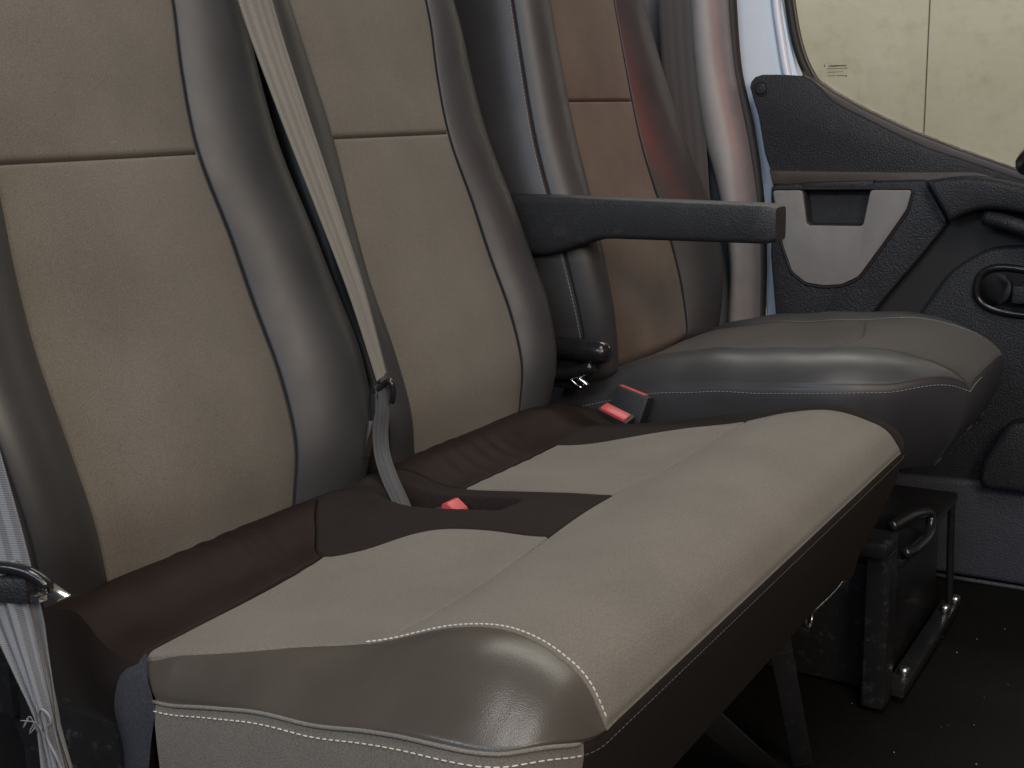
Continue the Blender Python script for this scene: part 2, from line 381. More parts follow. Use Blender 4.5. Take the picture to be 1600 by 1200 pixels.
# underside board and rear apron close the cushion
us = box((.25, BW/2, .262), (.40, BW-.05, .02), .004)
cush = part('seat_cushion', join([front_me, us]), 'dark_fabric', bench); smooth_keep = cush
side_n = part('side_skirt', grid(PS[:, :i0+1], UVS[:, :i0+1]), 'skirt_fabric', cush, label='taupe ribbed side skirt of the cushion')
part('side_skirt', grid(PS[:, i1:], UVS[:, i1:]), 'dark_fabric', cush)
def add(name, mat, parent, *a, **k):
    me, P = build_panel(*a, **k); return part(name, me, mat, parent), P
_, Pth = add('thigh_panel', 'seat_fabric', cush, Fbench, xm, .53, ybn, ybf, 70, 150, seams=(1.3, .6, .5, .5), puff=.002)
add('seat_panel', 'seat_fabric', cush, Fbench, xr, xm, ybn, yd1, 50, 70, seams=(1, 1.3, .8, .7))
add('seat_panel', 'seat_fabric', cush, Fbench, xr, xm, yd2, ybf, 50, 70, seams=(1, 1.3, .7, .8))
add('centre_divider', 'dark_fabric', cush, Fbench, -.03, xm, yd1, yd2, 130, 90, seams=(0, .6, .7, .7))
add('rear_roll', 'brown_leather', cush, Fbench, -.03, xr, lambda x: .024-.012*sstep(.06, .166, x), yd1, 60, 150, seams=(0, 1, 0, 1))
add('rear_roll', 'brown_leather', cush, Fbench, -.03, xr, yd2, lambda x: 0*x+BW-.001, 60, 150, seams=(0, 1, .6, 0))
bn, Pbn = add('side_bolster', 'cushion_leather', cush, Fbench, lambda y: .191-.025*np.clip(y/.014, 0, 1), .53, yo, ybn, 130, 44, seams=(0, 0, .4, .5), puff=.002)
bn['label'] = 'glossy taupe leather bolster with stitched seam'
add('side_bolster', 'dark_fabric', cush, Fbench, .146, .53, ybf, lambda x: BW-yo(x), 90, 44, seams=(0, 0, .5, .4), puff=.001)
_, Pr = build_panel(Fbench, -.03, xr, lambda x: .024-.012*sstep(.06, .166, x), yd1, 60, 40, seams=(0, 1, 0, 1))
ed = Pr[:, 0]; tt = np.linspace(0, 1, 8)[:, None, None]; bt = ed.copy(); bt[:, 2] = .29; bt[:, 1] += .012
sd = ed[None]*(1-tt)+bt[None]*tt; sd[..., 1] -= .006*np.sin(np.pi*np.sqrt(tt[..., 0]))
part('rear_side_panel', grid(sd), 'dark_fabric', cush)
# felt corner patch and black rear end of the near side
tv = np.linspace(0, 1, 30); Lf = path([(.160, .020, .426), (.145, .012, .414), (.137, .006, .385), (.142, .006, .35), (.136, .008, .30), (.13, .01, .25)], 30)
Rf = path([(.168, .0165, .430), (.182, .003, .418), (.1915, -.0012, .402), (.184, -.002, .365), (.176, -.001, .33), (.174, .0, .25)], 30)
sv = np.linspace(0, 1, 12)[None, :, None]; PF = Lf[:, None]*(1-sv)+Rf[:, None]*sv; PF[..., 1] -= .004*np.sin(np.pi*sv[..., 0])*np.sin(np.pi*np.clip(tv*1.2, 0, 1))[:, None]
part('corner_patch', grid(PF), 'felt', cush)
# stitching along the near seam, round the bolster and along the front
off = PS[3]; seam2 = PS[:, :, :]
def below(i, j0, j1, out=.0008): return PS[i, j0:j1]+np.c_[nr[j0:j1]*out, np.zeros(j1-j0)]
kk = int(np.argmin(np.abs(clus(16)*.18-.008)))
stitches(below(kk, 0, i0+1), cush, 'thread'); stitches(below(kk, i0, i1), cush, 'thread_dark', r=.0004)
xs = np.linspace(.33, .527, 120); q = Fbench(xs, ybn(xs)+.0028); stitches(q+np.array([0, 0, .0002]), cush, 'thread', length=.0034, gap=.0011, r=.00075)
# piping welt under the seam
part('piping', tube((loop+np.c_[nr*.0006, np.full(len(loop), -.0012)])[:i0], .0015, 8), 'skirt_fabric', cush)

# ------------------------------------------------------------ backrests
def backrest(parent, cy, prof, bfun, Wl, Wr, bol, zs, ztop, ins_mat, bol_mat, depth=.12, zbase=.40, side_seam=False, sp=2.05, bolr=None):
    bolr = bolr or bol
    """prof: x of insert plane over z; bfun: half width of insert; bol(z): how far the bolsters stand forward"""
    def cross(z, s):   # s in [-3, 3]: |s|<=1 insert, 1..2 bolster front, 2..3 side going back
        b = bfun(z); x0 = prof(z); bo = np.where(s < 0, bol(z), bolr(z)); sg = np.sign(s); a = np.abs(s)
        W = np.where(s < 0, Wl(z), Wr(z))
        # control polygon of the bolster, quartic bezier from insert seam to rear edge
        t = np.clip((a-1)/2, 0, 1)
        c = [(b, 0*b), (b+(W-b)*.22, bo*.45), (b+(W-b)*.62, bo*1.2), (W+.016, bo*.95), (W+.018, -.050+0*b), (W-.004, -depth+0*b)]
        n = len(c)-1; u = 0; v = 0
        for k in range(n+1):
            B = math.comb(n, k)*t**k*(1-t)**(n-k); u = u+B*c[k][0]; v = v+B*c[k][1]
        inn = a <= 1
        yy = np.where(inn, s*b, sg*u)
        pill = .007*(1-np.clip(a, 0, 1)**2)
        xx = x0+np.where(inn, pill, v)
        return yy, xx
    def F(z, s):
        z = np.asarray(z, float); s = np.asarray(s, float)
        yy, xx = cross(z, s)
        top = sstep(ztop-.05, ztop, z)
        xx = xx-.05*top**2; yy = yy*(1-.10*top**2)
        bot = 1-sstep(zbase, zbase+.035, z); xx = xx-.028*bot**2; yy = yy*(1-.06*bot**2)
        return np.stack([xx, cy+yy, z], -1)
    def surf(z0, z1, s0, s1, na, nb, sm, gd=.005, gw=.0015, puff=.0022):
        a = clus(na); b = clus(nb); zz = z0+(z1-z0)*a; ss = s0+(s1-s0)*b
        Z, S = np.meshgrid(zz, ss, indexing='ij'); P = F(Z, S)
        h = 1e-3; dz = F(Z+h, S)-F(Z-h, S); dsv = F(Z, np.clip(S+h, -3, 3))-F(Z, np.clip(S-h, -3, 3)); n = np.cross(dsv, dz); n /= np.linalg.norm(n, axis=2)[..., None]+1e-12
        n = np.where((n[..., :1] < 0) & (np.abs(S[..., None]) < 1.6), -n, n)
        L = np.r_[0, np.cumsum(np.linalg.norm(np.diff(P[na//2], axis=0), axis=1))][None, :]*np.ones((na, 1))
        dist = [Z-z0, z1-Z, L, L[:, -1:]-L]; disp = np.zeros_like(Z); dm = np.full_like(Z, 9.)
        for d, s in zip(dist, sm):
            if s: disp = np.minimum(disp, -gd*s*np.exp(-(d/gw)**2)); dm = np.minimum(dm, d)
        disp = disp+puff*(1-np.exp(-dm/.02))
        P = P+n*disp[..., None]
        return grid(P, np.stack([L, Z], 2))
    # shell: rear face and the lower closing strip
    zz = np.linspace(zbase, ztop, 40); ss = np.r_[np.linspace(-3, -2.0, 12), np.linspace(2.0, 3, 12)]
    L1 = F(*np.meshgrid(zz, np.linspace(-3, -3, 1), indexing='ij')); R1 = F(*np.meshgrid(zz, np.linspace(3, 3, 1), indexing='ij'))
    t = np.linspace(0, 1, 12)[None, :, None]; back = L1*(1-t)+R1*t; back[..., 0] -= .02*np.sin(np.pi*t[..., 0])
    capz = F(np.full(60, ztop), np.linspace(-3, 3, 60)); c0 = capz.mean(0); tt = np.linspace(0, 1, 5)[:, None, None]
    topc = capz[None]*(1-tt)+c0*tt; topc[..., 2] += .02*np.sin(np.linspace(0, np.pi/2, 5))[:, None]
    capb = F(np.full(60, zbase), np.linspace(-3, 3, 60)); cb = capb.mean(0); botc = capb[None]*(1-tt)+cb*tt
    o = part('backrest', join([grid(back), grid(topc), grid(botc)]), 'dark_fabric', parent)
    part('upper_panel', surf(zs, ztop, -1, 1, 40, 60, (1.1, 0, .8, .8)), ins_mat, o)
    part('lower_panel', surf(zbase, zs, -1, 1, 70, 60, (0, 1.1, .8, .8)), ins_mat, o)
    for sg in (-1, 1):
        e0, e1 = (1, sp) if sg > 0 else (-sp, -1)
        part('side_bolster', surf(zbase, ztop, e0, e1, 90, 46, (0, 0, .8, .8)), bol_mat, o)
        e0, e1 = (sp, 3) if sg > 0 else (-3, -sp)
        part('side_panel', surf(zbase, ztop, e0, e1, 60, 24, (0, 0, .8 if sg > 0 else 0, .8 if sg < 0 else 0)), bol_mat, o)
    zz = np.linspace(zbase+.02, ztop-.02, 200)
    if side_seam:
        q = F(zz, np.full(200, -sp-.03)); q[:, 0] += .0006; q[:, 1] -= .0006
        stitches(q, o, 'thread_grey', r=.0006)
    return o, F
prof = spline([.36, .42, .49, .56, .64, .72, .80, .88, .96, 1.06, 1.15], [.020, .016, .016, -.003, -.034, -.0585, -.083, -.104, -.122, -.150, -.176])
bfun = spline([.36, .42, .50, .58, .70, .80, .88, .96, 1.15], [.121, .123, .133, .137, .132, .121, .128, .140, .146])
Wf = spline([.36, .42, .50, .60, .70, .80, .96, 1.15], [.207, .211, .222, .230, .228, .222, .220, .205])
bol = spline([.36, .42, .50, .58, .66, .80, .96, 1.15], [.020, .028, .040, .048, .046, .034, .026, .012])
Wn = lambda z: Wf(z)+.020+.012*gauss(z, .52, .16)
bk1, F1 = backrest(bench, .232, prof, bfun, Wf, Wn, bol, .797, 1.13, 'seat_fabric', 'bolster_leather', bolr=lambda z: bol(z)+.016)
bk1['label'] = 'taupe backrest with grey leather bolsters beside the striped belt'
Wm = lambda z: Wf(z)-.010
bk2, F2 = backrest(bench, .695, prof, bfun, lambda z: Wf(z)-.022, Wm, bol, .806, 1.13, 'seat_fabric', 'bolster_leather')
bk2['label'] = 'taupe backrest beside the black armrest'
# frame under the bench
fr = part('frame', join([box((.12, .46, .335), (.05, .88, .03), .003), box((.08, .03, .30), (.16, .03, .12), .004), box((-.02, .46, .36), (.04, .9, .05), .003),
                         box((.08, .89, .30), (.16, .03, .12), .004), box((.03, .06, .14), (.06, .05, .26), .003), box((.03, .86, .14), (.06, .05, .26), .003)]), 'black_metal', bench)
def bar(A, B, w, t, bev=.002):
    A, B = Vector(A), Vector(B); d = B-A; q = d.to_track_quat('Z', 'X').to_matrix(); return box((A+B)/2, (w, t, d.length), bev, q)
def flat(A, B, wv, w, t):
    A, B, wv = Vector(A), Vector(B), Vector(wv); z = (B-A).normalized(); x = (wv-z*wv.dot(z)).normalized(); y = z.cross(x)
    return box((A+B)/2, (w, t, (B-A).length), .002, Matrix((x, y, z)).transposed())
part('leg', flat((.445, .655, .268), (.425, .83, .0), (.85, .52, 0), .026, .006), 'leg_paint', bench)
part('brace', flat((.445, .435, .262), (.385, .80, .0), (.80, .40, .45), .030, .005), 'leg_paint', bench)
part('leg', bar((.40, .12, .262), (.40, .12, .0), .03, .03), 'black_metal', bench)
part('release_rod', join([tube(path([(.452, .905, .238), (.452, .84, .236), (.452, .765, .240)], 12), .0022, 8),
                          tube(np.array([(.452, .752+.012*math.cos(a), .238+.012*math.sin(a)) for a in np.linspace(0, 2*math.pi, 22)[:-1]]), .0022, 8, closed=True)]), 'steel', bench)
part('hinge_lever', join([tube(path([(.10, -.012, .33), (.13, -.02, .30), (.17, -.02, .265), (.22, -.018, .25)], 16), .006, 8), tube(path([(.12, -.022, .30), (.15, -.03, .272), (.20, -.03, .25)], 12), .0035, 8)]), 'black_metal', bench)

# ------------------------------------------------------------ driver seat
DY = 1.225
drv = thing('driver_seat', 'dark taupe driver seat with black armrest, on a black metal pedestal', 'car seat', (.28, DY, 0))
d0, d1 = .985, 1.475
zd = spline([-.05, 0, .04, .10, .17, .25, .33, .40, .46, .50, .53, .55], [.415, .428, .441, .459, .474, .483, .489, .494, .494, .487, .476, .462])
dyo = lambda x: .125*np.clip((x-.33)/.22, 0, 1)**2.2
dyb_ = spline([-.05, .05, .12, .20, .28, .36, .43, .50, .55], [.09, .100, .112, .118, .118, .114, .110, .118, .1255])
def Fdrv(x, y):
    z = zd(x)
    for e in (y-d0-dyo(x), d1-y-dyo(x)):
        z = z-(.030-.018*sstep(.45, .55, x))*np.clip(1-e/.055, 0, 1)**2.2*(1-.5*sstep(.46, .55, x))
        z = z+.009*gauss(e, .075, .045)*sstep(0, .1, x)*(1-sstep(.38, .50, x))
    z = z-.014*gauss(y, DY, .085)*sstep(.02, .10, x)*(1-sstep(.30, .42, x))
    z = z+.0012*np.sin(x*60+y*25)*gauss(x, .22, .12)
    return np.stack([x, y, z], -1)
dn = lambda x: d0+dyb_(x); df = lambda x: d1-dyb_(x); dm_ = lambda y: .335+.03*gauss(y, DY, .1)
xs = np.r_[np.linspace(-.02, .33, 34)[:-1], .33+.22*np.sqrt(np.linspace(0, 1, 24))]
near = np.stack([xs, d0+dyo(xs), Fdrv(xs, d0+dyo(xs))[..., 2]], 1); ys = np.linspace(d0+.125, d1-.125, 40)[1:-1]
frt = np.stack([np.full_like(ys, .55), ys, Fdrv(np.full_like(ys, .55), ys)[..., 2]], 1)
frt[:, 0] += .012*np.sin(np.pi*(ys-ys[0])/(ys[-1]-ys[0]))*0
farl = near[::-1].copy(); farl[:, 1] = d0+d1-farl[:, 1]
dl = np.vstack([near, frt, farl]); tg = np.gradient(dl, axis=0); dnr = np.stack([tg[:, 1], -tg[:, 0]], 1); dnr /= np.linalg.norm(dnr, axis=1)[:, None]
for _ in range(4): dnr[1:-1] = (dnr[:-2]+dnr[1:-1]*2+dnr[2:])/4
def dskirt():
    v = clus(14); P = np.zeros((14, len(dl), 3))
    for i, t in enumerate(v):
        P[i] = dl; P[i, :, 2] = dl[:, 2]*(1-t)+(.315+.02*sstep(.3, .5, dl[:, 0]))*t
        k = (.045*np.abs(dnr[:, 0])+.018*np.abs(dnr[:, 1]))*t**1.6-.006*math.sin(math.pi*t)+.0022*math.exp(-(t*.16/.004)**2)
        P[i, :, :2] -= k[:, None]*dnr
    return P
PD = dskirt()
cu = part('seat_cushion', join([grid(PD), box((.22, DY, .34), (.40, .40, .03), .004)]), 'driver_leather', drv)
add('thigh_panel', 'driver_cushion_fabric', cu, Fdrv, dm_, .55, dn, df, 44, 60, seams=(.8, .5, .7, .7))
add('seat_panel', 'driver_cushion_fabric', cu, Fdrv, -.05, dm_, dn, df, 50, 60, seams=(0, .8, .7, .7))
add('side_bolster', 'driver_leather', cu, Fdrv, -.02, .55, lambda x: d0+dyo(x), dn, 80, 36, seams=(0, 0, .5, .7))
add('side_bolster', 'driver_leather', cu, Fdrv, -.02, .55, df, lambda x: d1-dyo(x), 80, 36, seams=(0, 0, .7, .5))
stitches(PD[2][:70]+np.c_[dnr[:70]*.0008, np.zeros(70)], cu, 'thread_grey', r=.0006)
dprof = spline([.38, .45, .52, .60, .70, .80, .90, 1.0, 1.12], [.030, .032, .022, .004, -.022, -.047, -.066, -.084, -.106])
dbf = spline([.38, .45, .55, .65, .75, .85, .95, 1.12], [.145, .148, .150, .140, .122, .116, .112, .108])
dW = spline([.38, .45, .55, .66, .76, .85, .95, 1.02, 1.12], [.200, .212, .236, .246, .238, .222, .205, .195, .180])
dbol = spline([.38, .45, .55, .66, .76, .85, .95, 1.12], [.035, .048, .070, .074, .060, .046, .034, .02])
dbk, FD = backrest(drv, DY-.02, dprof, dbf, dW, lambda z: dW(z)+.032, dbol, .846, 1.12, 'driver_fabric', 'driver_leather', depth=.13, zbase=.425, side_seam=True, sp=2.28)
# armrest
def armrest():
    xs = np.linspace(-.075, .335, 40); P = np.zeros((40, 20, 3))
    for i, x in enumerate(xs):
        f = i/39; top = .7165-.010*f; bot = .628+.028*float(sstep(-.02, .10, x)); cyy = .957; hw = .024-.003*(1-f)
        en = min(1., ((1-f)/.035)**.5 if f > .965 else 1., (f/.03)**.5 if f < .03 else 1.)
        zc, hz = (top+bot)/2, (top-bot)/2
        for k in range(20):
            a = 2*math.pi*k/20; ca, sa = math.cos(a), math.sin(a); e = .30
            P[i, k] = (x, cyy+hw*(.82+.18*en)*math.copysign(abs(ca)**e, ca), zc+hz*(.86+.14*en)*math.copysign(abs(sa)**e, sa))
    n0 = grid(P, closed=True); c0 = mesh(P[0], [tuple(range(20))]); c1 = mesh(P[-1], [tuple(range(20))[::-1]])
    return join([n0, c0, c1])
ar = part('armrest', armrest(), 'black_plastic', drv); smooth_angle(ar.data, 50)
part('armrest_pivot', tube(np.array([(-.03, .975, .66), (-.03, 1.0, .66), (-.03, 1.03, .66)]), .028, 20), 'gloss_black', drv)
# recliner mechanism
part('recliner_knob', join([tube(path([(-.02, .958, .492), (.02, .958, .492), (.055, .958, .491), (.076, .958, .490), (.084, .958, .489), (.088, .958, .489)], 20), [.015]*4+[.0165]*6+[.0178]*6+[.0176, .0165, .013, .002], 18)]), 'gloss_black', drv)
part('recliner_bracket', join([box((-.02, .965, .455), (.12, .012, .05), .006), tube(path([(-.05, .955, .455), (.0, .955, .452), (.03, .955, .458), (.06, .955, .470)], 16), .010, 10)]), 'gloss_black', drv)
part('chrome_lever', join([tube(path([(.030, .955, .455), (.040, .955, .447), (.050, .955, .440)], 8), .0035, 8), tube(path([(.022, .952, .449), (.032, .952, .441), (.042, .952, .436)], 8), .0022, 8)]), 'chrome', drv)
# pedestal box with carrying handle and bolted feet
ped = part('pedestal', join([box((.29, 1.235, .10), (.34, .335, .19), .008), box((.30, 1.235, .205), (.37, .345, .016), .005), box((.20, 1.235, .262), (.30, .24, .03), .004)]), 'black_metal', drv)
part('slide_rail', box((.20, 1.07, .285), (.40, .03, .032), .004), 'black_metal', drv); part('slide_rail', box((.20, 1.38, .285), (.40, .03, .032), .004), 'black_metal', drv)
part('front_post', box((.462, 1.035, .119), (.034, .048, .232), .008, seg=3), 'black_metal', drv)
part('post_bracket', box((.455, 1.02, .245), (.05, .06, .022), .004), 'black_metal', drv)
part('handle', tube(path([(.470, 1.05, .262), (.487, 1.12, .262), (.497, 1.16, .250), (.50, 1.15, .232), (.495, 1.09, .222), (.49, 1.05, .226)], 40), .0075, 10), 'gloss_black', drv)
part('corner_rod', tube(path([(.478, 1.395, .205), (.480, 1.395, .12), (.484, 1.393, .015)], 14), .006, 10), 'gloss_black', drv)
part('front_rail', box((.482, 1.235, .016), (.028, .36, .016), .004), 'black_metal', drv)
for (x, y) in ((.484, 1.10), (.484, 1.36), (.49, 1.405)):
    part('bolt', tube(np.array([(x, y, .02), (x, y, .034), (x, y, .036)]), [.009, .009, .006], 6), 'steel', drv)

# ------------------------------------------------------------ seat belts and buckles
def offx(p, r): return np.asarray(p)+np.asarray(r)
rt = np.array(RT)
sb = thing('seat_belt', 'light grey striped seat belt with bunched frayed lower end, beside the bench', 'seat belt', (.10, -.05, .30))
cl = path([(.020, -.062, .95), (.045, -.058, .80), (.068, -.054, .66), (.092, -.05, .54), (.103, -.05, .49), (.112, -.05, .455), (.121, -.05, .425), (.128, -.05, .40), (.131, -.05, .38), (.135, -.05, .35), (.138, -.05, .31)], 90)
hw = np.interp(cl[:, 2], [.31, .35, .375, .39, .40, .425, .47, .50], [.013, .013, .010, .0085, .0095, .0145, .0225, .0238])
fold = np.interp(cl[:, 2], [.31, .37, .40, .44, .50], [.006, .007, .0075, .003, .0])
wd = np.stack([hw*.93, hw*.36, hw*0], 1)
part('webbing', ribbon(cl, wd, .0016, 25, fold), 'belt_webbing', sb)
part('fold_back', ribbon(cl[60:]+np.array([.007, -.004, 0]), wd[60:]*.55, .0016, 9, .004), 'belt_webbing', sb)
fz = []
for k in range(3):
    z0 = .40-.0026*k*1.3+random.uniform(-.004, .004); x0 = .118+random.uniform(0, .02)
    fz.append(tube(path([(x0, -.058, z0), (x0+random.uniform(-.006, .01), -.063-random.uniform(0, .004), z0+random.uniform(-.006, .008)), (x0+random.uniform(.0, .014), -.061, z0+random.uniform(-.012, .006)), (x0+random.uniform(-.004, .012), -.058, z0-random.uniform(.0, .012))], 14), +.0004, 5))
lp = [(.134, -.058, .392), (.137, -.061, .407), (.143, -.062, .413), (.149, -.061, .409), (.149, -.06, .402), (.143, -.059, .398), (.141, -.059, .388), (.147, -.058, .375), (.150, -.056, .362)]
fz.append(tube(path(lp, 40), .0011, 6))
part('frayed_threads', join(fz), 'thread_pale', sb, kind='stuff')
part('tongue', join([box((.098, -.058, .4985), (.062, .016, .020), .003, Matrix.Rotation(math.radians(21), 3, 'Z')), ]), 'black_plastic', sb)
part('tongue_guide', tube(path([(.062, -.072, .514), (.090, -.064, .5145), (.125, -.052, .513), (.137, -.046, .506), (.142, -.044, .500)], 24), [.0045]*18+[.005]*6, 10), 'gloss_black', sb)
part('tongue_plate', join([box((.146, -.043, .498), (.022, .012, .002), .0006, Matrix.Rotation(math.radians(18), 3, 'Y')), box((.137, -.050, .494), (.010, .008, .005), .001)]), 'chrome', sb)
sb2 = thing('seat_belt', 'twisted beige seat belt hanging between the two bench backrests', 'seat belt', (.09, .445, .42))
cl = path([(-.115, .452, 1.10), (-.079, .452, .952), (-.036, .450, .84), (.009, .449, .73), (.045, .447, .64), (.072, .446, .555)], 70)
tw = np.interp(cl[:, 2], [.55, .655, .78, .952, 1.1], [84, 76, 64, 50, 44]); hw = .0232
vd = np.array([.516, -.829, .0]); wd = np.array([hw*(math.cos(math.radians(a))*rt+math.sin(math.radians(a))*-vd) for a in tw])
part('webbing', ribbon(cl, wd, .0018, 11, .0012), 'belt_middle', sb2)
part('tongue_guide', tube(path([(.0625, .440, .520), (.0615, .440, .530), (.066, .440, .538), (.080, .440, .549), (.087, .440, .5535), (.090, .440, .549), (.0905, .441, .538), (.087, .442, .529)], 30), .0034, 8), 'gloss_black', sb2)
part('tongue_plate', box((.0600, .434, .487), (.0028, .010, .044), .0008, Matrix.Rotation(math.radians(14), 3, 'Y')), 'chrome', sb2)
part('tongue', box((.066, .444, .515), (.010, .016, .046), .003, Matrix.Rotation(math.radians(4), 3, 'Y')), 'black_plastic', sb2)
st = path([(.074, .444, .548), (.074, .442, .520), (.071, .44, .494), (.074, .437, .472), (.088, .430, .448), (.104, .426, .425), (.118, .424, .400)], 40)
part('buckle_strap', ribbon(st, np.tile(np.array([.0052, .0065, .002]), (40, 1)), .005, 9, .0012), 'belt_dark', sb2)
def buckle(parent, c, rz, tilt, s=(.052, .030, .07)):
    M = Matrix.Rotation(math.radians(rz), 3, 'Z') @ Matrix.Rotation(math.radians(tilt), 3, 'X')
    part('housing', box(c, s, .005, M), 'black_plastic', parent)
    off_ = M @ Vector((0, -.003, s[2]/2-.004)); part('release_button', box(Vector(c)+off_, (s[0]*.78, s[1]*.62, .012), .004, M), 'red_plastic', parent)
    off_ = M @ Vector((0, s[1]*.36, s[2]/2)); part('slot_lip', box(Vector(c)+off_, (s[0]*.9, .004, .004), .001, M), 'gloss_black', parent)
b1 = thing('belt_buckle', 'red-buttoned buckle sunk in the slot between the two bench seats', 'belt buckle', (.175, .428, .38))
M1 = Matrix.Rotation(math.radians(10), 3, 'Z')
part('housing', box((.170, .430, .397), (.05, .026, .05), .004, M1), 'black_plastic', b1)
part('release_button', slab(rounded([(.160, .420), (.1635, .4325), (.171, .4355), (.184, .426), (.184, .420)], .003), .418, .438, .004), 'red_plastic', b1)
b2 = thing('belt_buckle', 'upright black buckle with thin red strip, against the driver seat', 'belt buckle', (.128, .962, .37))
M2 = Matrix.Rotation(math.radians(-4), 3, 'Z') @ Matrix.Rotation(math.radians(14), 3, 'Y') @ Matrix.Rotation(math.radians(-14), 3, 'X')
part('housing', box((.113, .960, .404), (.054, .022, .068), .005, M2), 'black_plastic', b2)
part('release_button', box(Vector((.113, .960, .404))+M2 @ Vector((-.003, -.0005, .0325)), (.044, .012, .006), .002, M2), 'red_plastic', b2)
b3 = thing('belt_buckle', 'tilted black buckle with broad red button, behind the bench cushion', 'belt buckle', (.10, .935, .36))
M3 = Matrix.Rotation(math.radians(-4), 3, 'Z') @ Matrix.Rotation(math.radians(18), 3, 'Y') @ Matrix.Rotation(math.radians(14), 3, 'X')
part('housing', box((.103, .932, .386), (.052, .026, .06), .004, M3), 'black_plastic', b3)
part('release_button', box(Vector((.103, .932, .386))+M3 @ Vector((.0, -.002, .029)), (.043, .019, .009), .0035, M3), 'red_plastic', b3)
sb3 = new('seat_belt', ribbon(path([(-.098, 1.585, 1.12), (-.091, 1.58, 1.026), (-.082, 1.58, .90), (-.067, 1.58, .772), (-.05, 1.57, .60)], 30), np.tile(np.array([.034, .006, 0]), (30, 1)), .002, 9, .0), 'belt_dark', label='black seat belt hanging down the grey door pillar behind the driver seat')
sb3['category'] = 'seat belt'
for o in (sb, sb2, sb3): o['group'] = 'seat belts'
for o in (b1, b2, b3): o['group'] = 'belt buckles'

# ------------------------------------------------------------ door pillar
pil = thing('door_pillar', 'grey plastic trimmed pillar between driver seat and white door', 'pillar', (.03, 1.66, 0))
zz = np.linspace(-.0, 1.25, 60); xl = spline([0, .30, .435, .50, .558, .69, .795, .91, 1.027, 1.25], [.02, .012, .008, .012, .010, -.020, -.052, -.068, -.077, -.095]); xrr = spline([0, .30, .439, .55, .642, .759, .85, .91, 1.023, 1.25], [.066, .060, .056, .055, .048, .029, .008, -.004, -.016, -.03])
P = np.zeros((60, 24, 3))
for i, z in enumerate(zz):
    a = np.linspace(math.pi, 0, 24); c = (xl(z)+xrr(z))/2; h = (xrr(z)-xl(z))/2+.004
    P[i, :, 0] = c+h*np.cos(a); P[i, :, 1] = 1.655-.075*np.abs(np.sin(a))**.6-.004*np.cos(a*3); P[i, :, 2] = z
part('trim', grid(P), 'pillar_plastic', pil)
P2 = np.zeros((60, 2, 3))
part('back_trim', slab([(-.42, 0), (.04, 0), (.035, .6), (-.03, .8), (-.06, 1.25), (-.42, 1.25)], 1.64, 1.70, .004), 'pillar_plastic', pil)
sx = spline([0, .436, .558, .676, .793, .898, 1.023, 1.25], [.060, .056, .056, .047, .027, .001, -.012, -.03])
part('door_seal', tube(np.stack([sx(zz), np.full(60, 1.648), zz], 1), .011, 12), 'rubber', pil)

# ------------------------------------------------------------ driver door
door = thing('cab_door', 'white cab door with black trim, grey pocket and clear window', 'van door', (.45, 1.66, .0))
wf = part('painted_frame', slab([(-.05, 1.30), (.06, 1.30), (.079, 1.022), (.095, .955), (.111, .89), (.135, .86), (.25, .79), (.52, .66), (1.0, .55), (1.0, .05), (.06, .05), (.06, .44), (.05, .56), (.034, .68), (.006, .79), (-.02, .90), (-.04, 1.03)], 1.668, 1.70, .006), 'white_paint', door)
part('frame_rib', tube(path([(.052, 1.664, 1.30), (.069, 1.664, 1.02), (.081, 1.664, .95), (.096, 1.664, .88), (.11, 1.666, .84)], 30), .008, 10), 'white_paint', door)
glp = [(.05, 1.30), (.085, 1.02), (.10, .955), (.118, .90), (.14, .872), (.19, .838), (.30, .785), (.42, .735), (.70, .65), (1.0, .60), (1.0, 1.30)]
gl = part('window', slab(glp, 1.672, 1.677, 0), 'window_glass', door)
for (x0, x1, z, h) in ((.1595, .1615, .9005, .004), (.1685, .1745, .900, .0026), (.175, .184, .8998, .0028), (.1848, .193, .8997, .003), (.1937, .2005, .8995, .003),
                       (.1655, .176, .8952, .0013), (.1768, .1875, .895, .0014), (.1883, .2025, .8947, .0014), (.1667, .1795, .8892, .0013), (.1803, .1945, .889, .0013),
                       (.1667, .181, .8825, .0016), (.183, .1985, .8823, .0014), (.1992, .2022, .8815, .0036)):
    pass
mk = []
for (x0, x1, z, h, n) in ((.1595, .1615, .9005, .004, 1), (.1685, .2005, .8997, .0026, 11), (.1655, .2025, .895, .0012, 14), (.1667, .1945, .889, .0012, 10), (.1667, .1805, .8825, .0014, 5), (.183, .1985, .8823, .0013, 6), (.1992, .2022, .8815, .0034, 1)):
    wd_ = (x1-x0)/n
    for k in range(n): mk.append(box((x0+wd_*(k+.5), 1.6712, z), (wd_*random.uniform(.72, .9), .0006, h*random.uniform(.75, 1.15)), 0))
part('glass_print', join(mk), 'ink', gl, kind='stuff')
seal = path([(.04, 1.664, 1.30), (.077, 1.664, 1.10), (.0935, 1.664, 1.018), (.102, 1.664, .973), (.1125, 1.664, .933), (.125, 1.664, .902), (.137, 1.662, .882), (.150, 1.660, .865)], 40)
part('window_seal', tube(seal, .0085, 10), 'rubber', door)
part('window_seal', tube(seal+np.array([.009, -.003, .002]), .004, 8), 'brown_lit_trim', door)
sst = [(.128, .893), (.142, .884), (.162, .871), (.188, .853), (.244, .8225), (.324, .7845), (.411, .7505), (.516, .7125), (.75, .64), (.75, .60), (.516, .67), (.3, .75), (.16, .83), (.13, .86)]
part('window_sill', slab(sst, 1.640, 1.668, .006), 'brown_lit_trim', door)  # brown of the lit top edge of the trim is put into the colour
